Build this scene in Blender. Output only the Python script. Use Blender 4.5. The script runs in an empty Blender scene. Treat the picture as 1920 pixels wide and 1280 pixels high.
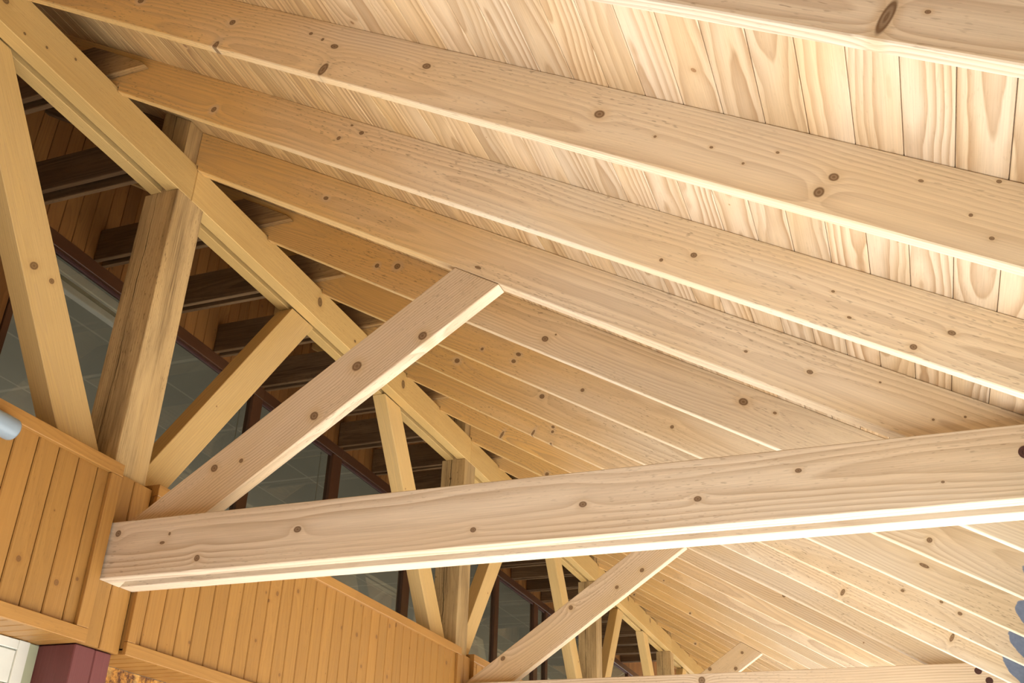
import bpy, bmesh, math, random
from mathutils import Vector, Matrix

scene = bpy.context.scene
COL = scene.collection
random.seed(7)

# ------------------------------------------------------------------ camera
cam_data = bpy.data.cameras.new('camera')
cam_data.sensor_width = 36.0
cam_data.lens = 1896.12 / 1920 * 36.0
cam_data.clip_start = 0.05
cam = bpy.data.objects.new('camera', cam_data)
COL.objects.link(cam)
ROWS = ((0.9367788, 0.3488494, 0.0273784), (-0.1448063, 0.4577010, -0.8772348), (-0.3185539, 0.8178104, 0.4792802))
_r, _d, _f = (Vector(v) for v in ROWS)
_m = Matrix((_r, -_d, -_f)).transposed().to_4x4()
_m.translation = Vector((3.02578, 0.0, 1.6))
cam.matrix_world = _m
scene.camera = cam

# ------------------------------------------------------------------ light
world = bpy.data.worlds.new('world')
scene.world = world
world.use_nodes = True
bg = world.node_tree.nodes['Background']
bg.inputs['Color'].default_value = (1.0, 0.99, 0.97, 1)
bg.inputs['Strength'].default_value = 0.8
sun_data = bpy.data.lights.new('sun', 'SUN')
sun_data.energy = 13.0
sun_data.color = (1.0, 0.985, 0.97)
sun_data.angle = math.radians(1.5)
sun = bpy.data.objects.new('sun', sun_data)
COL.objects.link(sun)
sun.rotation_euler = Vector((-0.80, 0.08, -0.56)).to_track_quat('-Z', 'Y').to_euler()
sun.location = (8, 0, 9)
scene.view_settings.view_transform = 'Standard'
scene.view_settings.look = 'None'
scene.view_settings.gamma = 1.0
scene.view_settings.use_curve_mapping = False
scene.view_settings.exposure = 1.07

# ------------------------------------------------------------------ measures (metres)
TH = 0.5377; T = math.tan(TH); CS, SN = math.cos(TH), math.sin(TH)
ZR = 4.799            # rafter underside above the purlin face (x = 0)
HV = 0.2392           # vertical depth of a rafter
WALL = -1.215         # rear wall plane
ZB, ZT = 4.6138, 4.822   # purlin underside / top
BAY = 3.667           # distance from truss to truss
EAVE = 4.3
def zb(x): return ZR - T * x
def zt(x): return ZR + HV - T * x

# ------------------------------------------------------------------ node helper
class NT:
    def __init__(self, name):
        self.mat = bpy.data.materials.new(name)
        self.mat.use_nodes = True
        self.t = self.mat.node_tree
        self.b = self.t.nodes['Principled BSDF']
    def put(self, sock, v):
        if isinstance(v, bpy.types.NodeSocket): self.t.links.new(v, sock)
        elif v is not None:
            if hasattr(sock.default_value, '__len__'):
                if isinstance(v, (int, float)): v = (v,) * len(sock.default_value)
                v = tuple(v)
                if len(v) == 3 and len(sock.default_value) == 4: v = v + (1,)
            sock.default_value = v
    def m(self, op, a, b=None, c=None, clamp=False):
        n = self.t.nodes.new('ShaderNodeMath'); n.operation = op; n.use_clamp = clamp
        for i, v in enumerate((a, b, c)):
            if v is not None: self.put(n.inputs[i], v)
        return n.outputs[0]
    def vm(self, op, a, b=None):
        n = self.t.nodes.new('ShaderNodeVectorMath'); n.operation = op
        self.put(n.inputs[0], a)
        if b is not None: self.put(n.inputs[1], b)
        return n.outputs['Value'] if op in ('LENGTH', 'DISTANCE', 'DOT_PRODUCT') else n.outputs[0]
    def noise(self, vec, scale=1.0, detail=2.0, rough=0.5):
        n = self.t.nodes.new('ShaderNodeTexNoise')
        self.put(n.inputs['Vector'], vec); n.inputs['Scale'].default_value = scale
        n.inputs['Detail'].default_value = detail; n.inputs['Roughness'].default_value = rough
        return n.outputs[0]
    def rng(self, v, a, b, c=0.0, d=1.0, smooth=False):
        n = self.t.nodes.new('ShaderNodeMapRange'); n.clamp = True
        if smooth: n.interpolation_type = 'SMOOTHSTEP'
        for i, x in enumerate((v, a, b, c, d)): self.put(n.inputs[i], x)
        return n.outputs[0]
    def mix(self, f, a, b):
        n = self.t.nodes.new('ShaderNodeMix'); n.data_type = 'RGBA'
        self.put(n.inputs[0], f); self.put(n.inputs[6], a); self.put(n.inputs[7], b)
        return n.outputs[2]
    def sep(self, v):
        n = self.t.nodes.new('ShaderNodeSeparateXYZ'); self.put(n.inputs[0], v); return n.outputs
    def comb(self, x, y, z):
        n = self.t.nodes.new('ShaderNodeCombineXYZ')
        for i, v in enumerate((x, y, z)): self.put(n.inputs[i], v)
        return n.outputs[0]
    def coord(self, which='Object'):
        return self.t.nodes.new('ShaderNodeTexCoord').outputs[which]
    def attr(self, name):
        n = self.t.nodes.new('ShaderNodeAttribute'); n.attribute_name = name; return n.outputs['Fac']
    def rand(self):
        return self.t.nodes.new('ShaderNodeObjectInfo').outputs['Random']
    def bump(self, h, strength=0.2, dist=0.002):
        n = self.t.nodes.new('ShaderNodeBump'); n.inputs['Strength'].default_value = strength
        n.inputs['Distance'].default_value = dist; self.put(n.inputs['Height'], h)
        self.t.links.new(n.outputs[0], self.b.inputs['Normal'])
    def done(self, color, rough=0.6, spec=0.25):
        self.put(self.b.inputs['Base Color'], color); self.put(self.b.inputs['Roughness'], rough)
        self.b.inputs['Specular IOR Level'].default_value = spec
        return self.mat

def wood(name, light, dark, patch, knots=(), ring=95.0, contrast=0.5, patch_amt=0.7, speck=0.35, rough=0.62,
         auto=0.0, planks=False, weather=None, paint=False, knot_col=(0.13, 0.062, 0.022), tone=0.10, spec=0.22, bump=0.2, gold=None, crack=None):
    """grain runs along local X; knots are (x, y, z, rx, rz) in local metres, going through the timber along local Y"""
    w = NT(name)
    o = w.coord('Object')
    rnd = w.m('ADD', w.rand(), w.attr('rnd'))
    x, y, z = w.sep(o)
    y_all = y
    if planks: y = w.m('SUBTRACT', y, w.attr('cu'))
    rv = w.comb(w.m('MULTIPLY', rnd, 31.0), w.m('MULTIPLY', rnd, 17.3), w.m('MULTIPLY', rnd, 53.7))
    op = w.vm('ADD', w.comb(x, y, z), rv)
    kx = 2.3 if planks else 1.0
    n1 = w.m('SUBTRACT', w.noise(w.vm('MULTIPLY', op, (1.6 * kx, 9, 9)), 1, 2), 0.5)
    n2 = w.m('SUBTRACT', w.noise(w.vm('MULTIPLY', op, (0.55 * kx, 2.0, 2.0)), 1, 1), 0.5)
    f1 = w.m('FRACT', w.m('MULTIPLY', rnd, 7.31)); f2 = w.m('FRACT', w.m('MULTIPLY', rnd, 23.7))
    if planks:
        yo = w.m('MULTIPLY', w.m('SUBTRACT', f1, 0.5), 0.10); zo = w.m('ADD', 0.03, w.m('MULTIPLY', f2, 0.05))
    else:
        yo = w.m('ADD', 0.06, w.m('MULTIPLY', f1, 0.10)); zo = w.m('ADD', -0.02, w.m('MULTIPLY', f2, 0.22))
    dy, dz = w.m('SUBTRACT', y, yo), w.m('SUBTRACT', z, zo)
    r = w.m('SQRT', w.m('ADD', w.m('MULTIPLY', dy, dy), w.m('MULTIPLY', dz, dz)))
    r = w.m('ADD', r, w.m('ADD', w.m('MULTIPLY', n1, 0.022), w.m('MULTIPLY', n2, 0.11)))
    kmask = None; halo = None; kd = None
    def addk(d, rk):
        nonlocal kmask, halo, r, kd
        mk = w.rng(d, 0.8, 1.05, 1, 0); hl = w.rng(d, 1.0, 2.6, 1, 0, True)
        kmask = mk if kmask is None else w.m('MAXIMUM', kmask, mk)
        halo = hl if halo is None else w.m('MAXIMUM', halo, hl)
        kd = d if kd is None else w.m('MINIMUM', kd, d)
        r = w.m('ADD', r, w.m('DIVIDE', w.m('MULTIPLY', rk, 1.1), w.m('ADD', 1.0, w.m('MULTIPLY', d, w.m('MULTIPLY', d, 0.35)))))
    wob = w.vm('SCALE', w.comb(n1, 0.0, n1))
    for (kx, ky, kz, rx, rz) in knots:
        dv = w.vm('MULTIPLY', w.vm('SUBTRACT', o, (kx, ky, kz)), (1 / rx, 0.0, 1 / rz))
        addk(w.vm('LENGTH', dv), min(rx, rz))
    if auto > 0:
        v = w.t.nodes.new('ShaderNodeTexVoronoi')
        v.voronoi_dimensions = '2D'
        pv = w.comb(w.sep(op)[0], w.sep(op)[1 if planks else 2], 0.0)
        w.put(v.inputs['Vector'], pv); v.inputs['Scale'].default_value = auto
        cr = w.t.nodes.new('ShaderNodeSeparateColor'); w.put(cr.inputs[0], v.outputs['Color'])
        rk = w.m('ADD', 0.002, w.m('MULTIPLY', w.m('POWER', cr.outputs[0], 2.0), 0.013))
        dist = w.m('DIVIDE', v.outputs['Distance'], auto)
        addk(w.m('DIVIDE', dist, rk), rk)
    t = w.m('FRACT', w.m('MULTIPLY', r, ring))
    line = w.m('MULTIPLY', w.rng(t, 0.25, 0.9, 0, 1), w.rng(t, 0.9, 1.0, 1, 0))
    modu = w.rng(w.noise(w.vm('MULTIPLY', op, (0.7, 7, 7)), 1, 1), 0.3, 0.7, 0.25, 1.0)
    fine = w.noise(w.vm('MULTIPLY', op, (5, 260, 260)), 1, 2, 0.6)
    pm = w.rng(w.noise(w.vm('MULTIPLY', op, (0.9, 4.5, 4.5)), 1, 3), 0.38, 0.66, 0, patch_amt, True)
    base = w.mix(pm, light, patch)
    if gold:      # rafters, deck: bleached outer end, and warm bounce light painted into the upper end
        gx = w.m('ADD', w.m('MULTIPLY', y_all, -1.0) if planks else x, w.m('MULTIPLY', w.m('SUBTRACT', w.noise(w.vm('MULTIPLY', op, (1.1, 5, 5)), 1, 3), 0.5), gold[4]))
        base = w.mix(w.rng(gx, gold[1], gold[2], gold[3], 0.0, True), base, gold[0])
    base = w.mix(w.m('MULTIPLY', w.m('MULTIPLY', line, modu), contrast), base, dark)
    if weather:
        wm = w.rng(w.noise(w.vm('MULTIPLY', op, (1.3, 9, 9)), 1, 5, 0.65), 0.36, 0.66, 0.0, 1.0, True)
        st = w.rng(w.noise(w.vm('MULTIPLY', op, (3.0, 90, 90)), 1, 3, 0.7), 0.35, 0.7, 0.25, 1.0)
        base = w.mix(w.m('MULTIPLY', wm, st), base, weather)
    if halo is not None:
        base = w.mix(w.m('MULTIPLY', halo, 0.55), base, tuple(0.74 * a + 0.26 * b for a, b in zip(patch, dark)))
        ringk = w.m('ADD', 0.78, w.m('MULTIPLY', w.m('SINE', w.m('MULTIPLY', kd, 11.0)), 0.10))
        base = w.mix(w.m('MULTIPLY', kmask, ringk), base, knot_col)
    if speck:
        sp = w.rng(w.noise(w.vm('MULTIPLY', op, (34, 190, 190)), 1, 1), 0.63, 0.72, 0, 1)
        zone = w.rng(w.noise(w.vm('MULTIPLY', op, (1.2, 6, 6)), 1, 1), 0.36, 0.58, 0, 1)
        base = w.mix(w.m('MULTIPLY', w.m('MULTIPLY', sp, zone), speck), base, tuple(c * 0.45 for c in dark))
    gain = w.m('ADD', w.m('MULTIPLY', w.m('SUBTRACT', fine, 0.5), 0.36), w.m('ADD', 1.0 - tone, w.m('MULTIPLY', w.m('FRACT', w.m('MULTIPLY', rnd, 91.7)), 2 * tone)))
    base = w.vm('MULTIPLY', base, w.comb(gain, gain, gain))
    if crack is not None:
        wz = w.m('ADD', crack, w.m('MULTIPLY', w.m('SUBTRACT', w.noise(w.comb(w.m('MULTIPLY', x, 3.0), rnd, 0.0), 1, 4, 0.6), 0.5), 0.05))
        cw = w.rng(w.noise(w.comb(w.m('MULTIPLY', x, 2.2), rnd, 3.0), 1, 2), 0.35, 0.65, 0.0004, 0.0035)
        base = w.mix(w.m('MULTIPLY', w.m('LESS_THAN', w.m('ABSOLUTE', w.m('SUBTRACT', z, wz)), cw), 0.85), base, (0.03, 0.018, 0.008))
    if paint:
        zq = w.m('DIVIDE', w.m('SUBTRACT', z, 0.115), 0.26)
        edge = w.m('SUBTRACT', x, w.m('ADD', paint if not isinstance(paint, bool) else 0, w.m('MULTIPLY', w.m('MULTIPLY', zq, zq), 1.0)))
        edge = w.m('ADD', edge, w.m('MULTIPLY', w.m('SUBTRACT', w.noise(op, 28, 2), 0.5), 0.03))
        base = w.mix(w.rng(edge, 0.0, 0.006), base, w.mix(w.noise(op, 60, 3), (0.13, 0.17, 0.26), (0.22, 0.27, 0.37)))
    w.bump(w.m('ADD', w.m('MULTIPLY', line, -0.5), fine), bump, 0.0015)
    return w.done(base, rough, spec)

PINE = dict(light=(0.74, 0.645, 0.495), dark=(0.38, 0.25, 0.14), patch=(0.70, 0.545, 0.335))
GOLD = (0.72, 0.455, 0.155)
def pine(name, **k):
    d = dict(PINE); d.update(k); return wood(name, **d)

M = {}
M['pine_far'] = pine('pine_far', auto=2.3)
M['tie_far'] = pine('tie_far', light=(0.72, 0.605, 0.455), patch=(0.69, 0.545, 0.375))
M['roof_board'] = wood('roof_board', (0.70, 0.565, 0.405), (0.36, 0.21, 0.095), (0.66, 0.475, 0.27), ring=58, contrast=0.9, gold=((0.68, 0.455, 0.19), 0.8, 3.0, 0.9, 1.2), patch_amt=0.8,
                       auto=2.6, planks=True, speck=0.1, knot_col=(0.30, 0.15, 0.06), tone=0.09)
M['post'] = wood('post_pine', (0.52, 0.36, 0.165), (0.26, 0.155, 0.06), (0.45, 0.29, 0.115), contrast=0.5, auto=2.2, weather=(0.17, 0.105, 0.045), speck=0.6, crack=-0.02)
M['purlin'] = pine('purlin_pine', light=(0.53, 0.345, 0.125), patch=(0.49, 0.305, 0.10), dark=(0.33, 0.19, 0.06), contrast=0.18, speck=0.25, auto=2.0)
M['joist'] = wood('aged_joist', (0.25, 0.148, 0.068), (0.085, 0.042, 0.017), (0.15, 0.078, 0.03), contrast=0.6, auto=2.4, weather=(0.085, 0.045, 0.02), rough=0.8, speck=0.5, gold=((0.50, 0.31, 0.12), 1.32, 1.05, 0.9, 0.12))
M['clad'] = wood('varnished_board', (0.375, 0.19, 0.046), (0.18, 0.074, 0.015), (0.335, 0.16, 0.036), ring=70, contrast=0.35, auto=3.6, planks=True, weather=(0.33, 0.165, 0.042),
                 speck=0.2, rough=0.42, spec=0.4, knot_col=(0.16, 0.07, 0.02), tone=0.08, bump=0.1)
M['trim'] = wood('varnished_trim', (0.39, 0.197, 0.049), (0.195, 0.08, 0.016), (0.345, 0.167, 0.039), ring=80, contrast=0.35, auto=2.2, speck=0.2, rough=0.42,
                 spec=0.4, knot_col=(0.18, 0.08, 0.03), tone=0.05, bump=0.1)
M['wallboard'] = wood('stained_wall_board', (0.27, 0.115, 0.028), (0.12, 0.045, 0.012), (0.20, 0.078, 0.019), ring=70, contrast=0.4, auto=2.5, planks=True,
                      speck=0.2, rough=0.5, spec=0.35, tone=0.16, bump=0.1)
M['frame'] = wood('brown_window_frame', (0.10, 0.040, 0.016), (0.045, 0.016, 0.006), (0.08, 0.029, 0.010), contrast=0.3, speck=0.1, rough=0.4, spec=0.5, bump=0.05)
M['maroon'] = wood('maroon_paint', (0.155, 0.040, 0.038), (0.10, 0.024, 0.022), (0.175, 0.055, 0.052), contrast=0.25, speck=0.3, rough=0.5, spec=0.4, bump=0.1)

def plain(name, col, rough=0.5, spec=0.4, noise_scale=12.0, var=0.08, bump=0.0, metallic=0.0):
    w = NT(name)
    n = w.noise(w.coord('Object'), noise_scale, 3)
    g = w.m('ADD', 1 - var, w.m('MULTIPLY', n, 2 * var))
    if bump: w.bump(n, bump, 0.004)
    w.b.inputs['Metallic'].default_value = metallic
    return w.done(w.vm('MULTIPLY', col, w.comb(g, g, g)), rough, spec)

M['white'] = plain('white_paint', (0.74, 0.75, 0.66), 0.45)
M['pale_green'] = plain('pale_green_shade', (0.42, 0.45, 0.30), 0.5)  # jamb in shadow: its shade is painted into the green
M['teal'] = plain('teal_paint', (0.36, 0.62, 0.52), 0.5)
M['pipe'] = plain('grey_blue_plastic', (0.25, 0.31, 0.35), 0.3, 0.5)
M['pvc'] = plain('white_blind_box', (0.86, 0.87, 0.86), 0.45)
M['cord'] = plain('white_cord', (0.6, 0.58, 0.5), 0.7)
M['bolt'] = plain('dark_bolt', (0.075, 0.032, 0.026), 0.6, 0.3, 90, 0.4, 0.3)
M['ground'] = plain('pale_paving', (0.66, 0.665, 0.665), 0.8, 0.2, 1.5, 0.06)
M['plaster'] = plain('room_plaster', (0.42, 0.41, 0.36), 0.9, 0.1)

def rust_mat():
    w = NT('rust_plaster'); o = w.coord('Object')
    n = w.noise(o, 38, 5, 0.7); b = w.noise(o, 9, 2)
    c = w.mix(w.rng(n, 0.4, 0.62), (0.10, 0.035, 0.012), (0.62, 0.28, 0.05))
    c = w.mix(w.rng(b, 0.5, 0.7), c, (0.70, 0.42, 0.12))
    w.bump(n, 0.8, 0.01)
    return w.done(c, 0.75, 0.3)
M['rust'] = rust_mat()

def room_ceiling_mat():
    w = NT('grid_ceiling'); x, y, z = w.sep(w.coord('Object'))
    def ln(v, p): return w.rng(w.m('ABSOLUTE', w.m('SUBTRACT', w.m('FRACT', w.m('DIVIDE', v, p)), 0.5)), 0.48, 0.49)
    g = w.m('MAXIMUM', ln(x, 0.6), ln(y, 1.2))
    return w.done(w.mix(g, (0.37, 0.365, 0.325), (0.52, 0.51, 0.45)), 0.8, 0.2)
M['grid'] = room_ceiling_mat()

def glass_mat():
    m = bpy.data.materials.new('window_glass'); m.use_nodes = True
    t = m.node_tree; t.nodes.clear()
    out = t.nodes.new('ShaderNodeOutputMaterial'); mx = t.nodes.new('ShaderNodeMixShader')
    fr = t.nodes.new('ShaderNodeFresnel'); fr.inputs['IOR'].default_value = 1.75
    tr = t.nodes.new('ShaderNodeBsdfTransparent'); tr.inputs['Color'].default_value = (0.78, 0.76, 0.69, 1)
    gl = t.nodes.new('ShaderNodeBsdfGlossy'); gl.inputs['Roughness'].default_value = 0.03
    gl.inputs['Color'].default_value = (0.85, 0.9, 0.9, 1)
    ge = t.nodes.new('ShaderNodeNewGeometry'); mu = t.nodes.new('ShaderNodeMath'); mu.operation = 'MULTIPLY_ADD'
    mu.inputs[1].default_value = -1.0; mu.inputs[2].default_value = 1.0
    t.links.new(ge.outputs['Backfacing'], mu.inputs[0])
    m2 = t.nodes.new('ShaderNodeMath'); m2.operation = 'MULTIPLY'
    t.links.new(fr.outputs[0], m2.inputs[0]); t.links.new(mu.outputs[0], m2.inputs[1])
    t.links.new(m2.outputs[0], mx.inputs[0]); t.links.new(tr.outputs[0], mx.inputs[1])
    t.links.new(gl.outputs[0], mx.inputs[2]); t.links.new(mx.outputs[0], out.inputs[0])
    return m
M['glass'] = glass_mat()

# ------------------------------------------------------------------ object helpers
def link(name, bm, mat, parent=None, mw=None):
    bmesh.ops.recalc_face_normals(bm, faces=bm.faces)
    me = bpy.data.meshes.new(name); bm.to_mesh(me); bm.free()
    me.materials.append(mat)
    o = bpy.data.objects.new(name, me); COL.objects.link(o)
    if mw is not None: o.matrix_world = mw
    if parent is not None:
        o.parent = parent
        o.matrix_parent_inverse = Matrix.Identity(4)
        pw = parent.matrix_basis.copy(); up = parent.parent
        while up is not None: pw = up.matrix_basis @ pw; up = up.parent
        o.matrix_basis = pw.inverted() @ (mw if mw is not None else Matrix.Identity(4))
    return o

def tag(o, label=None, cat=None, group=None, kind=None):
    if label: o['label'] = label
    if cat: o['category'] = cat
    if group: o['group'] = group
    if kind: o['kind'] = kind
    return o

def empty(name, loc, label, cat, group=None):
    o = bpy.data.objects.new(name, None); o.empty_display_size = 0.2; COL.objects.link(o)
    o.matrix_basis = Matrix.Translation(loc)
    return tag(o, label, cat, group)

def frame(origin, ax, az):
    """matrix with local X along ax, local Z along az"""
    ax = Vector(ax).normalized(); az = Vector(az); az = (az - ax * az.dot(ax)).normalized(); ay = az.cross(ax)
    m = Matrix((ax, ay, az)).transposed().to_4x4(); m.translation = Vector(origin); return m

def extrude_poly(pts, vec, mw, bevel=0.003):
    """closed polygon of world points swept along world vec, returned as a bmesh in the frame mw"""
    inv = mw.inverted(); bm = bmesh.new()
    a = [bm.verts.new(inv @ Vector(p)) for p in pts]
    b = [bm.verts.new(inv @ (Vector(p) + Vector(vec))) for p in pts]
    n = len(pts)
    bm.faces.new(a); bm.faces.new(list(reversed(b)))
    for i in range(n): bm.faces.new((a[i], b[i], b[(i + 1) % n], a[(i + 1) % n]))
    bmesh.ops.recalc_face_normals(bm, faces=bm.faces)
    if bevel: bmesh.ops.bevel(bm, geom=list(bm.edges), offset=bevel, segments=1, affect='EDGES', clamp_overlap=True)
    return bm

def xz_member(name, pts, y0, y1, ax, mat, parent=None, origin=None, bevel=0.003):
    """timber lying in a plane y = const: (x, z) polygon from y0 to y1, grain along ax"""
    o = origin or (pts[0][0], y0, pts[0][1])
    ax = Vector((ax[0], 0, ax[1])); az = Vector((-ax[2], 0, ax[0]))
    if az.z < 0: az = -az
    mw = frame(o, ax, az)
    return link(name, extrude_poly([(p[0], y0, p[1]) for p in pts], (0, y1 - y0, 0), mw, bevel), mat, parent, mw)

def yz_member(name, pts, x0, x1, ay, mat, parent=None, bevel=0.003):
    o = (x0, pts[0][0], pts[0][1])
    ax = Vector((0, ay[0], ay[1])); az = Vector((0, -ay[1], ay[0]))
    if az.z < 0: az = -az
    mw = frame(o, ax, az)
    return link(name, extrude_poly([(x0, p[0], p[1]) for p in pts], (x1 - x0, 0, 0), mw, bevel), mat, parent, mw)

def box(name, lo, hi, mat, parent=None, ax=(1, 0, 0), az=(0, 0, 1), bevel=0.002):
    pts = [(lo[0], lo[1], lo[2]), (hi[0], lo[1], lo[2]), (hi[0], lo[1], hi[2]), (lo[0], lo[1], hi[2])]
    mw = frame(((lo[0] + hi[0]) / 2, (lo[1] + hi[1]) / 2, lo[2]), ax, az)
    return link(name, extrude_poly(pts, (0, hi[1] - lo[1], 0), mw, bevel), mat, parent, mw)

def planks(name, mw, u0, u1, edges, thick, mat, parent=None, gap=0.0025, cham=0.003, back=0.008, cuts=None):
    """boards along local X from u0 to u1; edges = plank boundaries on local Y; visible face at local z = 0, boards go to +z"""
    bm = bmesh.new(); lr = bm.verts.layers.float.new('rnd'); lc = bm.verts.layers.float.new('cu')
    for i in range(len(edges) - 1):
        a, b = edges[i] + gap / 2, edges[i + 1] - gap / 2
        cs = [u0] + (cuts(i) if cuts else []) + [u1]
        for j in range(len(cs) - 1):
            rr = random.random()
            p, q = cs[j] + (0.0007 if j else 0), cs[j + 1] - (0.0007 if j < len(cs) - 2 else 0)
            sec = [(a + cham, 0), (b - cham, 0), (b, cham), (b, thick), (a, thick), (a, cham)]
            va = [bm.verts.new((p, s[0], s[1])) for s in sec]; vb = [bm.verts.new((q, s[0], s[1])) for s in sec]
            for v in va + vb: v[lr] = rr; v[lc] = (a + b) / 2
            n = len(sec); bm.faces.new(va); bm.faces.new(list(reversed(vb)))
            for k in range(n): bm.faces.new((va[k], vb[k], vb[(k + 1) % n], va[(k + 1) % n]))
    if back:      # tongue behind the joints
        z0, z1 = thick * 0.80, thick * 0.97
        for i in range(1, len(edges) - 1):
            e = edges[i]; q = [(u0, e - 0.006, z0), (u1, e - 0.006, z0), (u1, e + 0.006, z0), (u0, e + 0.006, z0)]
            vs = [bm.verts.new(c) for c in q] + [bm.verts.new((c[0], c[1], z1)) for c in q]
            for v in vs: v[lr] = 0.3; v[lc] = e
            for f in ((0, 1, 2, 3), (7, 6, 5, 4), (0, 4, 5, 1), (1, 5, 6, 2), (2, 6, 7, 3), (3, 7, 4, 0)): bm.faces.new([vs[k] for k in f])
    return link(name, bm, mat, parent, mw)

def cyl(name, p0, p1, r, mat, parent=None, seg=24, r2=None):
    p0, p1 = Vector(p0), Vector(p1); bm = bmesh.new()
    bmesh.ops.create_cone(bm, cap_ends=True, segments=seg, radius1=r, radius2=r if r2 is None else r2, depth=(p1 - p0).length)
    bmesh.ops.translate(bm, verts=bm.verts, vec=(0, 0, (p1 - p0).length / 2))
    for f in bm.faces: f.smooth = len(f.verts) == 4
    q = (p1 - p0).to_track_quat('Z', 'Y').to_matrix().to_4x4(); q.translation = p0
    return link(name, bm, mat, parent, q)

ORD = ['', 'first', 'second', 'third', 'fourth', 'fifth', 'sixth', 'seventh', 'eighth', 'ninth', 'tenth', 'eleventh', 'twelfth', 'thirteenth',
       'fourteenth', 'fifteenth', 'sixteenth', 'seventeenth', 'eighteenth', 'nineteenth', 'twentieth']
TR = ['nearest', 'second', 'third', 'fourth']

# ------------------------------------------------------------------ knots seen in the photograph, measured on each timber's face (x, z, rx, rz)
KR = {0: [(3.159, 2.975, 0.012, 0.045), (3.226, 2.965, 0.006, 0.005)],
 1: [(1.549, 3.907, 0.016, 0.028), (1.579, 3.997, 0.018, 0.010), (1.141, 4.252, 0.0149, 0.0124), (1.087, 4.158, 0.013, 0.024), (1.922, 3.805, 0.0172, 0.0115), (2.463, 3.463, 0.0171, 0.014), (3.033, 3.109, 0.0134, 0.0122), (2.995, 3.074, 0.0134, 0.0159), (2.754, 3.272, 0.0055, 0.0041), (2.913, 3.214, 0.0052, 0.004), (2.828, 3.202, 0.004, 0.004), (2.612, 3.345, 0.0044, 0.0044), (3.218, 3.053, 0.0068, 0.0045), (3.374, 3.013, 0.0064, 0.0053), (3.303, 2.938, 0.005, 0.005), (3.333, 2.87, 0.0062, 0.0052), (1.479, 4.087, 0.009, 0.0067), (1.529, 4.044, 0.0066, 0.0066), (0.683, 4.518, 0.0171, 0.0114)],
 2: [(1.236, 4.189, 0.0102, 0.0102), (1.337, 4.188, 0.0125, 0.01), (0.587, 4.52, 0.015, 0.015), (2.592, 3.36, 0.0118, 0.0101), (2.489, 3.363, 0.0069, 0.0069), (3.273, 2.968, 0.0119, 0.008), (3.171, 2.941, 0.0108, 0.0095), (3.018, 3.061, 0.0072, 0.0043), (2.985, 3.154, 0.0059, 0.0044), (1.289, 4.239, 0.0076, 0.0051)],
 3: [(0.802, 4.429, 0.016, 0.011), (1.595, 3.886, 0.018, 0.007), (2.862, 3.206, 0.0124, 0.0089), (3.223, 2.979, 0.0048, 0.0048), (3.318, 2.976, 0.0047, 0.0047), (2.653, 3.32, 0.0075, 0.0056), (3.082, 3.134, 0.005, 0.004)],
 4: [(0.727, 4.476, 0.014, 0.014), (0.848, 4.448, 0.02, 0.018), (1.666, 3.881, 0.0187, 0.016), (1.719, 3.895, 0.0053, 0.0053), (2.548, 3.434, 0.0221, 0.0177), (2.671, 3.366, 0.0086, 0.0064)],
 5: [(1.088, 4.234, 0.0097, 0.0097), (1.303, 4.166, 0.0168, 0.0115), (1.276, 4.128, 0.0146, 0.0115), (1.663, 3.899, 0.0116, 0.0116), (2.424, 3.376, 0.0124, 0.0099), (3.197, 2.97, 0.0126, 0.0126), (2.12, 3.633, 0.0106, 0.0106)],
 6: [(1.226, 4.206, 0.018, 0.016), (0.657, 4.535, 0.02, 0.0166), (3.177, 3.034, 0.0261, 0.0095), (2.55, 3.172, 0.0157, 0.0157)],
 7: [(1.102, 4.27, 0.013, 0.01), (1.099, 4.236, 0.011, 0.011), (0.963, 4.242, 0.009, 0.028), (1.082, 4.145, 0.011, 0.0183), (3.066, 3.07, 0.0106, 0.008), (3.247, 2.999, 0.0103, 0.0077), (3.326, 2.934, 0.0127, 0.0101)],
 8: [(1.055, 4.346, 0.0118, 0.0158), (0.515, 4.528, 0.0106, 0.0316), (3.292, 2.938, 0.0111, 0.0278), (2.736, 3.232, 0.0121, 0.0243), (0.474, 4.403, 0.0126, 0.0126)],
 9: [(0.652, 4.441, 0.0165, 0.0165), (0.273, 4.581, 0.0137, 0.0137)]}
KS = {0: [(1.07, 3.505, 0.025, 0.023), (1.363, 3.6, 0.0223, 0.0198), (0.895, 3.302, 0.0206, 0.0206), (0.572, 3.142, 0.0107, 0.0107), (0.444, 3.123, 0.018, 0.018)],
 1: [(0.843, 3.407, 0.018, 0.018), (1.185, 3.53, 0.0156, 0.0136), (1.371, 3.639, 0.0182, 0.0154), (0.335, 3.076, 0.0205, 0.0164)],
 2: [(1.496, 3.801, 0.0159, 0.0159), (1.16, 3.654, 0.02, 0.02), (1.42, 3.649, 0.02, 0.02)], 3: []}
KT = {0: [(0.078, 2.853, 0.015, 0.015), (0.491, 2.718, 0.014, 0.014), (0.932, 2.795, 0.018, 0.0135), (1.658, 2.729, 0.0124, 0.0103), (2.064, 2.784, 0.0154, 0.0115), (2.46, 2.764, 0.0142, 0.0106), (2.791, 2.827, 0.0117, 0.0084), (3.213, 2.743, 0.006, 0.0045), (0.337, 2.83, 0.006, 0.008), (0.309, 2.795, 0.0132, 0.007)],
 1: [(1.761, 2.861, 0.0245, 0.026)], 2: [], 3: []}
KP = [(4.524, 4.734, 0.027, 0.034), (5.687, 4.724, 0.027, 0.035), (2.0, 4.72, 0.021, 0.018), (2.128, 4.656, 0.008, 0.007), (2.243, 4.687, 0.0073, 0.0073), (2.393, 4.758, 0.0076, 0.0076), (11.903, 4.77, 0.026, 0.033), (13.016, 4.764, 0.028, 0.035), (4.98, 4.70, 0.012, 0.010)]
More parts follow.
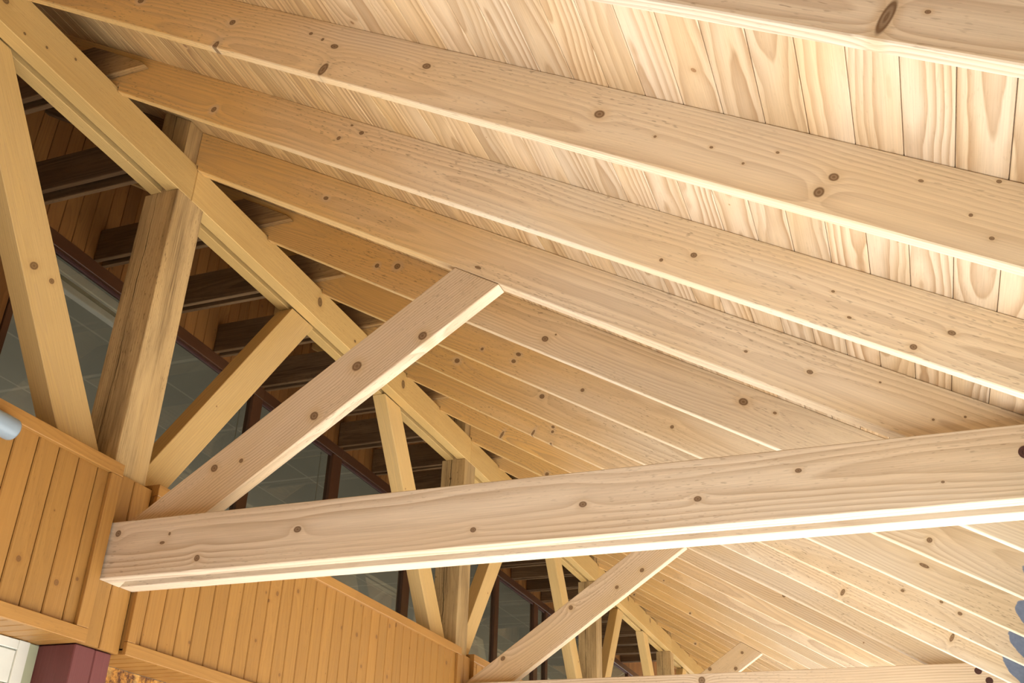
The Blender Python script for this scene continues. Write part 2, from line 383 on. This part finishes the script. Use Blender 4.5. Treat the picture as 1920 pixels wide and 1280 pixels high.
KBL = [(2.557, 3.799, 0.018, 0.025), (2.661, 3.787, 0.013, 0.016)]
KBR = [(4.08, 4.01, 0.0089, 0.0089), (3.689, 3.533, 0.0079, 0.0079)]

def local_knots(ks, mw, fn):
    inv = mw.inverted(); out = []
    for (a, b, rx, rz) in ks:
        p = inv @ Vector(fn(a, b)); out.append((round(p.x, 4), round(p.y, 4), round(p.z, 4), rx, rz))
    return out

# ------------------------------------------------------------------ ground and lower house wall
def slab(name, lo, hi, mat, kind='structure', **k):
    return tag(box(name, lo, hi, mat, bevel=0, **k), kind=kind)
slab('floor', (-6, -25, -0.1), (40, 45, 0.0), M['ground'])
slab('added_wall_behind', (-1.3, -1.9, 0.0), (12.9, -1.7, 4.0), M['wallboard'])  # unseen, added behind the camera to darken the timber sides facing it
slab('added_wall_opposite', (13.0, -6.0, 0.0), (13.3, 45, 4.2), M['plaster'])  # unseen, added to keep sun off the paving farther out
slab('wall_lower', (-0.42, -6, 0.0), (-0.192, 21, 2.4125), M['rust'])

# ------------------------------------------------------------------ roof deck of narrow boards
roof_mw = frame((0, 0, ZR + HV), (0, 1, 0), (SN, 0, CS))      # local X = along the ridge, local Y = up the slope, local Z = out
pitch = 0.1004 / CS
x_edges = [2.49 + 0.1004 * k for k in range(-37, 19)]
RY = {0: 1.428, 1: 2.045, 2: 2.649, 3: 3.256, 4: 3.915, 5: 4.525, 6: 5.14, 7: 5.72, 8: 6.30, 9: 6.923, 10: 7.54, 11: 8.15, 12: 8.73, 13: 9.33, 14: 9.92,
      15: 10.59, 16: 11.12, 17: 11.66, 18: 12.20, 19: 12.78, 20: 13.40, 21: 14.257, 22: 14.87, 23: 15.48, 24: 16.09, 25: 16.70, 26: 17.31, 27: 17.92, 28: 18.53, 29: 19.14, 30: 19.75, 31: 20.36, 32: 20.97}
def deck_cuts(i):
    rs = random.Random(i * 13 + 5); ks = sorted(rs.sample(range(0, 32), 7))
    return [RY[k] + 0.018 for k in ks]
deck = planks('ceiling', roof_mw, -9.0, 21.3, sorted(-x / CS for x in x_edges), 0.022, M['roof_board'], gap=0.0022, cham=0.0016, cuts=deck_cuts)
tag(deck, kind='structure')
cover = extrude_poly([(x_edges[0], -9.0, zt(x_edges[0]) + 0.03), (x_edges[-1], -9.0, zt(x_edges[-1]) + 0.03), (x_edges[-1], -9.0, zt(x_edges[-1]) + 0.07), (x_edges[0], -9.0, zt(x_edges[0]) + 0.07)], (0, 30.3, 0), Matrix.Identity(4), 0)
tag(link('trim_1', cover, M['frame']), kind='structure')

# ------------------------------------------------------------------ rafters
TRUSS = {3: 0, 9: 1, 15: 2, 21: 3}
def rafter_label(k):
    if k in TRUSS: return 'thick pale pine rafter carried by the diagonal strut of the %s truss' % TR[TRUSS[k]]
    if k == 0: return 'pale pine rafter at the top right corner with one long dark knot'
    if k == 1: return 'long pale pine rafter with a pair of dark knots at its right end'
    if k == 2: return 'long pale pine rafter next in front of the one on the nearest strut'
    n = max(t for t in TRUSS if t < k)
    return 'pale pine rafter, %s beyond the strut of the %s truss' % (ORD[k - n], TR[TRUSS[n]])
slope = (CS, -SN)
for k in sorted(RY):
    y0 = RY[k]; th = 0.066 if k in TRUSS else 0.0357; y1 = y0 + th
    if k in TRUSS:
        pts = [(-0.012, ZT + 0.006), (0.004, ZT + 0.006), (0.004, zb(0.004)), (EAVE, zb(EAVE)), (EAVE, zt(EAVE)), (-0.012, zt(-0.012))]
    else:
        xs = (ZR - ZT - 0.006) / T
        pts = [(WALL + 0.004, zb(WALL)), (xs, ZT + 0.006), (0.004, ZT + 0.006), (0.004, zb(0.004)), (EAVE, zb(EAVE)), (EAVE, zt(EAVE)), (WALL + 0.004, zt(WALL))]
    pts = [(x, z - (0.0008 if z > zb(x) + 0.1 else 0)) for x, z in pts]
    origin = (0, y0, ZR)
    mw = frame(origin, (CS, 0, -SN), (SN, 0, CS))
    kn = local_knots(KR.get(k, []), mw, lambda a, b: (a, y0, b))
    tone = dict(light=(0.74, 0.63, 0.47)) if k % 2 else {}
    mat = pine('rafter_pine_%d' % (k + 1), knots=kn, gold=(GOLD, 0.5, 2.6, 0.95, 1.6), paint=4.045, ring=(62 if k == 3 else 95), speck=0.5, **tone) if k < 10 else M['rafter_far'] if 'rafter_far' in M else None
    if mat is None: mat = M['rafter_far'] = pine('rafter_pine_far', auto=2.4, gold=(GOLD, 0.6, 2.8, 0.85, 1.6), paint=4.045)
    o = xz_member('rafter', pts, y0, y1, slope, mat, origin=origin)
    tag(o, rafter_label(k), 'rafter', 'roof rafters')
    if k in TRUSS and k < 20:      # the same line carried on behind the post to the rear wall
        pts = [(WALL + 0.004, zb(WALL)), (-0.206, zb(-0.206)), (-0.206, zt(-0.206) - 0.001), (WALL + 0.004, zt(WALL) - 0.001)]
        o = xz_member('rafter', pts, y0, y0 + 0.0357, slope, M['joist'])
        tag(o, 'short dark rafter piece running from the post of the %s truss to the rear wall' % TR[TRUSS[k]], 'rafter', 'roof rafters')

# ------------------------------------------------------------------ level joists in pairs, one on each side of every rafter
def where(k):
    if k in TRUSS: return 'at the %s truss' % TR[TRUSS[k]]
    if k < 3: return 'beside the %s rafter before the nearest truss' % ORD[3 - k]
    n = max(t for t in TRUSS if t < k)
    return 'beside the %s rafter beyond the %s truss' % (ORD[k - n], TR[TRUSS[n]])
JZ0, JZ1 = 4.882, 5.103
for k in sorted(RY):
    if k < 0 or k > 24: continue
    y0 = RY[k]; th = 0.0357
    full = [(WALL + 0.004, JZ0), (0.163, JZ0), (0.135, JZ0 + 0.03), (-0.187, JZ1), (WALL + 0.004, JZ1)]
    if k in TRUSS: full = [(WALL + 0.004, JZ0), (-0.206, JZ0), (-0.206, JZ1), (WALL + 0.004, JZ1)]
    for side, (a, b) in (('near', (y0 - 0.032, y0 - 0.001)), ('far', (y0 + th + 0.001 + (0.02 if k in TRUSS else 0), y0 + th + 0.030 + (0.02 if k in TRUSS else 0)))):
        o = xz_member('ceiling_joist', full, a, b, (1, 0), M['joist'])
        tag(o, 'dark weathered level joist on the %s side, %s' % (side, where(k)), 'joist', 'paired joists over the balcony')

# ------------------------------------------------------------------ long doubled purlin on the posts
P0, P1 = -0.62, 18.3
pur = empty('purlin_beam', (-0.085, P0, ZB), 'long doubled pine purlin running over the post tops under all the rafter ends', 'beam')
cuts = [P0, 3.271, 3.271 + BAY, 3.271 + 2 * BAY, 3.271 + 3 * BAY, P1]
for i in range(5):
    a, b = cuts[i] + 0.001, cuts[i + 1] - 0.001
    mw = frame((-0.0732, a, ZB), (0, 1, 0), (0, 0, 1))
    kn = local_knots([q for q in KP if a < q[0] < b], mw, lambda p, q: (-0.02, p, q))
    mat = pine('purlin_front_%d' % (i + 1), light=(0.53, 0.345, 0.125), patch=(0.49, 0.305, 0.10), dark=(0.33, 0.19, 0.06), contrast=0.16, speck=0.25, knots=kn, knot_col=(0.09, 0.045, 0.018))
    yz_member('front_plank', [(a, ZB), (b, ZB), (b, ZT), (a, ZT)], -0.0732, 0.0, (1, 0), mat, pur)
    yz_member('rear_plank', [(a, ZB), (b, ZB), (b, ZT), (a, ZT)], -0.1688, -0.103, (1, 0), M['purlin'], pur)

# ------------------------------------------------------------------ trusses: post, two braces, strut, tie beam, boarded pilaster
for n in range(4):
    dy = n * BAY; nm = TR[n]
    PY0, PY1 = 3.164 + dy, 3.372 + dy
    # post, notched round the two purlin planks
    pts = [(-0.2, 3.121), (0, 3.121), (0, ZB - 0.001), (-0.0742, ZB - 0.001), (-0.0742, ZT + 0.001), (-0.014, ZT + 0.001), (-0.014, zt(-0.014) - 0.002), (-0.2, zt(-0.2) - 0.002),
           (-0.2, ZT + 0.001), (-0.102, ZT + 0.001), (-0.102, ZB - 0.001), (-0.2, ZB - 0.001)]
    mw = frame((-0.1, PY0, 3.12), (0, 0, 1), (1, 0, 0))
    o = link('timber_post', extrude_poly([(p[0], PY0, p[1]) for p in pts], (0, PY1 - PY0, 0), mw, 0.003), M['post'], None, mw)
    tag(o, 'grey weathered square post of the %s truss between two slanting braces' % nm, 'post', 'posts under the purlin')
    # braces
    yl = 2.932 + dy
    pl = [(2.932 + dy, 3.152), (PY0 - 0.001, 3.152), (PY0 - 0.001, 3.177), (2.148 + dy, ZB - 0.001), (1.909 + dy, ZB - 0.001)]
    ax = Vector((-0.577, 0.817)).normalized()
    mw = frame((-0.174, pl[0][0], pl[0][1]), (0, ax.x, ax.y), (0, ax.y, -ax.x))
    bmat = pine('brace_pine', light=(0.57, 0.385, 0.155), patch=(0.54, 0.35, 0.12), contrast=0.3, speck=0.15, knots=local_knots(KBL, mw, lambda a, b: (-0.08, a, b))) if n == 0 else M['brace_far'] if 'brace_far' in M else None
    if bmat is None: bmat = M['brace_far'] = pine('brace_pine_far', light=(0.57, 0.385, 0.155), patch=(0.54, 0.35, 0.12), contrast=0.3, speck=0.15, auto=1.8)
    o = yz_member('diagonal_brace', pl, -0.174, -0.076, (ax.x, ax.y), bmat)
    tag(o, 'pine brace leaning left from the foot of the post of the %s truss' % nm, 'brace', 'braces between posts and purlin')
    pr = [(3.373 + dy, 3.152), (3.562 + dy, 3.152), (4.608 + dy, ZB - 0.001), (4.362 + dy, ZB - 0.001), (3.373 + dy, 3.157)]
    ax = Vector((0.567, 0.824)).normalized()
    o = yz_member('diagonal_brace', pr, -0.174, -0.076, (ax.x, ax.y), M['brace_far'] if 'brace_far' in M else pine('brace_pine_right', light=(0.57, 0.385, 0.155), patch=(0.54, 0.35, 0.12), contrast=0.35, speck=0.1, auto=1.8))
    tag(o, 'pine brace leaning right from the foot of the post of the %s truss' % nm, 'brace', 'braces between posts and purlin')
    # strut from the tie beam up to the rafter
    ry = RY[3 + 6 * n]
    sp = [(0.030, 2.9054), (0.407, 2.9054), (1.693, 3.7855), (1.4895, 3.9085)]
    ax = Vector((1, 0.6865)).normalized()
    mw = frame((sp[0][0], ry, sp[0][1]), (ax.x, 0, ax.y), (-ax.y, 0, ax.x))
    smat = pine('strut_pine_%d' % (n + 1), light=(0.67, 0.53, 0.365), patch=(0.62, 0.45, 0.24), contrast=0.6, speck=0.5, knots=local_knots(KS[n], mw, lambda a, b: (a, ry, b)))
    o = xz_member('diagonal_strut', sp, ry, ry + 0.066, (ax.x, ax.y), smat)
    tag(o, 'slanting pine strut from the tie beam up to the rafter at the %s truss' % nm, 'strut', 'struts of the trusses')
    # doubled tie beam
    ty = 3.189 + dy
    tie = empty('tie_beam', (0.022, ty, 2.669), 'level doubled pine tie beam of the %s truss reaching out from the balcony front' % nm, 'beam', 'tie beams of the trusses')
    za, zc = 2.6692, 2.9044; xe = 3.70
    mw = frame((0.021, ty, za), (1, 0, 0), (0, 0, 1))
    tm = pine('tie_pine_%d' % (n + 1), light=(0.72, 0.605, 0.455), patch=(0.68, 0.53, 0.355), contrast=0.7, ring=70, knots=local_knots(KT[n], mw, lambda a, b: (a, ty, b)))
    xz_member('near_plank', [(0.021, za), (xe, za), (xe, zc), (0.021, zc)], ty, ty + 0.066, (1, 0), tm, tie)
    xz_member('far_plank', [(0.021, za), (xe, za), (xe, zc), (0.021, zc)], ty + 0.134, ty + 0.2117, (1, 0), M['tie_far'], tie)
    mw = frame((0.021, ty + 0.067, za), (1, 0, 0), (0, 0, 1))
    link('end_block', extrude_poly([(0.0215, ty + 0.0665, za), (0.105, ty + 0.0665, za), (0.0215, ty + 0.1335, za)], (0, 0, zc - za - 0.01), mw, 0.0), M['pine_far'], tie, mw)
    for (bx, bz) in ((3.428, 2.855), (3.479, 2.795)) if n else ((3.458, 2.812),):
        b = cyl('bolt', (bx, ty + 0.004, bz), (bx, ty - 0.0015, bz), 0.021, M['bolt'], tie, 28)
        cyl('bolt_head', (bx, ty - 0.0015, bz), (bx, ty - 0.005, bz), 0.010, M['bolt'], b, 6)
        b['label'] = 'dark round bolt end'
    # boarded pilaster below the post
    pm = frame((0.02, 3.175 + dy, 2.415), (0, 0, 1), (-1, 0, 0))
    pil = empty('post_cladding', (0.0, 3.29 + dy, 2.415), 'narrow strip of varnished boards below the post of the %s truss' % nm, 'cladding', 'board strips below the posts')
    s = 1 if (Vector((0, 0, 1)).cross(Vector((1, 0, 0)))).y > 0 else -1
    e = [0.002, 0.110, 0.229]
    mwp = frame((0.02, 3.175 + dy, 2.415), (0, 0, 1), (-1, 0, 0))
    sy = 1 if mwp.col[1].y > 0 else -1
    planks('board_face', mwp, 0.0, 0.7045, sorted(sy * v for v in e), 0.019, M['clad'], pil, cham=0.004, gap=0.005, back=0)
    box('core', (-0.19, 3.177 + dy, 2.4155), (0.0005, 3.403 + dy, 3.119), M['frame'], pil, bevel=0)

# ------------------------------------------------------------------ parapet panels of the balcony
WHERE = ['left of the nearest truss', 'between the nearest and second trusses', 'between the second and third trusses', 'between the third and fourth trusses', 'beyond the fourth truss']
for n in range(5):
    y0 = 3.4055 + BAY * (n - 1); y1 = 3.1745 + BAY * n
    if n == 4: y1 = 18.3
    pan = empty('parapet_panel', (-0.08, (y0 + y1) / 2, 2.413), 'varnished balcony parapet of upright boards %s' % WHERE[n], 'parapet', 'boarded parapet panels')
    box('core', (-0.189, y0, 2.434), (0.011, y1, 3.13), M['frame'], pan, bevel=0)
    mwp = frame((0.03, 0, 2.44), (0, 0, 1), (-1, 0, 0)); sy = 1 if mwp.col[1].y > 0 else -1
    e = [y0 + 0.001]; v = y0 + 0.10 if n else 2.609 - 0.11 * 25
    while v < y1 - 0.03:
        if v > y0 + 0.03: e.append(v)
        v += 0.11
    e.append(y1 - 0.001)
    planks('board_face', mwp, 0.0, 0.68, sorted(sy * q for q in e), 0.018, M['clad'], pan, cham=0.004, gap=0.005, back=0)
    box('top_trim', (-0.192, y0, 3.096), (0.05, y1, 3.149), M['trim'], pan, (0, 1, 0), (0, 0, 1))
    box('bottom_trim', (0.0305, y0, 2.413), (0.05, y1, 2.466), M['trim'], pan, (0, 1, 0), (0, 0, 1))
    box('side_trim', (0.0305, y0, 2.467), (0.0495, y0 + 0.05, 3.095), M['trim'], pan, (0, 0, 1), (1, 0, 0))
    box('side_trim', (0.0305, y1 - 0.066, 2.467), (0.0495, y1, 3.095), M['trim'], pan, (0, 0, 1), (1, 0, 0))
    ms = frame((0, 0, 2.414), (1, 0, 0), (0, 0, 1))
    m_ = int((y1 - y0) / 0.075); ed = [y0 + (y1 - y0) * i / m_ for i in range(m_ + 1)]
    planks('soffit_boards', ms, -0.19, 0.03, ed, 0.018, M['clad'], pan, cham=0.004, gap=0.005, back=0)

slab('floor_balcony', (WALL, -0.62, 2.50), (-0.193, 18.3, 2.60), M['plaster'])

# ------------------------------------------------------------------ maroon column, shutter and pipe at the lower left
col = empty('wooden_column', (-0.1, 3.28, 0), 'maroon painted square wooden column with a long crack under the boarded strip', 'column')
box('shaft', (-0.190, 3.176, 0.0), (0.0, 3.29, 2.4135), M['maroon'], col, (0, 0, 1), (1, 0, 0), 0.004)
box('shaft', (-0.190, 3.2945, 0.0), (-0.003, 3.388, 2.4135), M['maroon'], col, (0, 0, 1), (1, 0, 0), 0.004)

sh = empty('window_shutter', (-0.17, 2.6, 1.2), 'white panelled window shutter beside the maroon column', 'shutter')
X0, X1 = -0.191, -0.172
box('stile', (X0, 3.066, 1.2), (X1, 3.122, 2.412), M['white'], sh, (0, 0, 1), (1, 0, 0))
box('stile', (X0, 2.20, 1.2), (X1, 2.256, 2.412), M['white'], sh, (0, 0, 1), (1, 0, 0))
for i, (a, b) in enumerate(((2.375, 2.411), (1.2, 1.25))):
    box('rail', (X0, 2.257, a), (X1, 3.065, b), M['white'], sh, (0, 1, 0), (0, 0, 1))
zz = 2.372
for i in range(9):
    o = box('slat', (X0 - 0.001, 2.257, zz - 0.121), (X1 - 0.005 + 0.002 * (i % 2), 3.065, zz), M['white'], sh, (0, 1, 0), (0, 0, 1), 0.004)
    zz -= 0.124
tag(box('trim_2', (-0.1915, 3.124, 0.0), (-0.178, 3.175, 2.411), M['pale_green']), kind='structure')

pipe = empty('drain_pipe', (0.078, 2.5, 3.04), 'grey blue plastic pipe end below the parapet top at the left edge', 'pipe')
bm = bmesh.new(); prof = [(0.0, 0.043), (2.55, 0.043), (2.585, 0.0425), (2.592, 0.040), (2.592, 0.036), (2.57, 0.034)]
rings = []
for (u, r) in prof: rings.append([bm.verts.new((r * math.cos(2 * math.pi * k / 40), u, r * math.sin(2 * math.pi * k / 40))) for k in range(40)])
for a, b in zip(rings, rings[1:]):
    for k in range(40): bm.faces.new((a[k], b[k], b[(k + 1) % 40], a[(k + 1) % 40])).smooth = True
bm.faces.new(rings[0]); bm.faces.new(list(reversed(rings[-1])))
link('barrel', bm, M['pipe'], pipe, Matrix.Translation((0.078, -0.045, 3.045)))
for i in range(2):
    box('bracket', (0.031, 0.7 + 0.9 * i, 3.02), (0.05, 0.73 + 0.9 * i, 3.07), M['pipe'], pipe)

# ------------------------------------------------------------------ eave plate at the low end of the rafters
ep = [(3.60, 2.43), (3.72, 2.43), (3.72, zb(3.72) - 0.003), (3.60, zb(3.60) - 0.003)]
emw = frame((3.58, 0.3, 2.43), (0, 1, 0), (0, 0, 1))
tag(link('eave_plate', extrude_poly([(p[0], 0.3, p[1]) for p in ep], (0, 20.2, 0), emw, 0.003), M['teal'], None, emw), 'teal painted eave beam at the lower right corner', 'beam')

# ------------------------------------------------------------------ rear wall: windows with brown frames, boards above
ZH0, ZH1 = 4.80, 4.884
mww = frame((WALL, 0, ZH1), (0, 0, 1), (-1, 0, 0)); sy = 1 if mww.col[1].y > 0 else -1
ed = []; v = 3.48 - 0.108 * 40
while v < 21.2: ed.append(v); v += 0.108
rear = planks('wall_rear', mww, 0.001, 0.874, sorted(sy * q for q in ed), 0.02, M['wallboard'], gap=0.003, cham=0.003)
tag(rear, kind='structure')
mww2 = frame((WALL, 0, 2.60), (0, 0, 1), (-1, 0, 0))
left = planks('wall_rear_left', mww2, 0.0, 2.282, sorted(sy * q for q in [v for v in ed if v < 3.36] + [3.405]), 0.02, M['wallboard'], gap=0.003, cham=0.003)
tag(left, kind='structure')
slab('wall_room_backing', (WALL - 0.06, ed[0], ZH1), (WALL - 0.021, 21.2, 5.77), M['frame'])
slab('wall_room_left', (WALL - 0.06, ed[0], 2.6), (WALL - 0.021, 3.40, ZH1), M['frame'])
mull = [(3.408, 3.452), (5.645, 5.762), (6.838, 6.985), (8.29, 8.44), (10.60, 10.715), (11.92, 12.07), (12.36, 12.46), (14.2, 14.32), (16.5, 16.62), (18.9, 19.0)]
for i in range(len(mull) - 1):
    a, b = mull[i][0 if i == 0 else 1], mull[i + 1][1]
    w = bpy.data.objects.new('window_%d' % (i + 1), None); COL.objects.link(w); w.matrix_basis = Matrix.Translation((WALL, (a + b) / 2, 2.61)); w['kind'] = 'structure'
    box('head', (WALL - 0.05, a, ZH0), (WALL + 0.012, b, ZH1), M['frame'], w, (0, 1, 0), (0, 0, 1))
    p0, p1 = mull[i + 1]
    box('jamb', (WALL - 0.05, p0, 2.61), (WALL + 0.006, p1, ZH0 - 0.0005), M['frame'], w, (0, 0, 1), (1, 0, 0))
    if i == 0: box('jamb', (WALL - 0.05, mull[0][0], 2.61), (WALL + 0.006, mull[0][1], ZH0 - 0.0005), M['frame'], w, (0, 0, 1), (1, 0, 0))
    g0 = mull[i][1]
    box('glazing_bead', (WALL - 0.03, g0, ZH0 - 0.022), (WALL - 0.008, p0, ZH0 - 0.0005), M['bolt'], w, (0, 1, 0), (0, 0, 1))
    box('pane', (WALL - 0.024, g0, 2.62), (WALL - 0.018, p0, ZH0 - 0.023), M['glass'], w, bevel=0)

# room behind the glass
XR = -5.2
slab('ceiling_room', (XR, ed[0], 5.02), (WALL - 0.062, 21.2, 5.10), M['grid'])
slab('wall_room_rear', (XR - 0.1, ed[0], 2.5), (XR, 21.2, 2.9), M['plaster'])
slab('floor_room', (XR, ed[0], 2.5), (WALL, 21.2, 2.6), M['plaster'])
slab('wall_room_near', (XR, ed[0] - 0.1, 2.5), (WALL, ed[0], 5.1), M['plaster'])
slab('wall_room_far', (XR, 21.2, 2.5), (WALL, 21.3, 5.1), M['plaster'])

bl = empty('blind_box', (-1.33, 3.9, 4.68), 'long white blind box inside the first window under its brown head', 'blind box')
box('cover', (-1.36, 3.46, 4.735), (-1.285, 4.46, 4.80), M['pvc'], bl, (0, 1, 0), (0, 0, 1), 0.006)
box('rail', (-1.345, 3.46, 4.655), (-1.295, 4.46, 4.700), M['pvc'], bl, (0, 1, 0), (0, 0, 1), 0.004)
box('fabric', (-1.33, 3.47, 4.695), (-1.31, 4.45, 4.740), M['plaster'], bl, (0, 1, 0), (0, 0, 1), 0.0)

for (y, za, zc, lab) in ((5.61, 3.35, 4.79, 'thin white pull cord inside the first window by its right jamb'), (6.77, 3.3, 4.79, 'thin white pull cord inside the second window by its right jamb')):
    tag(cyl('pull_cord', (-1.29, y, za), (-1.29, y, zc), 0.004, M['cord'], None, 8), lab, 'cord', 'blind cords')
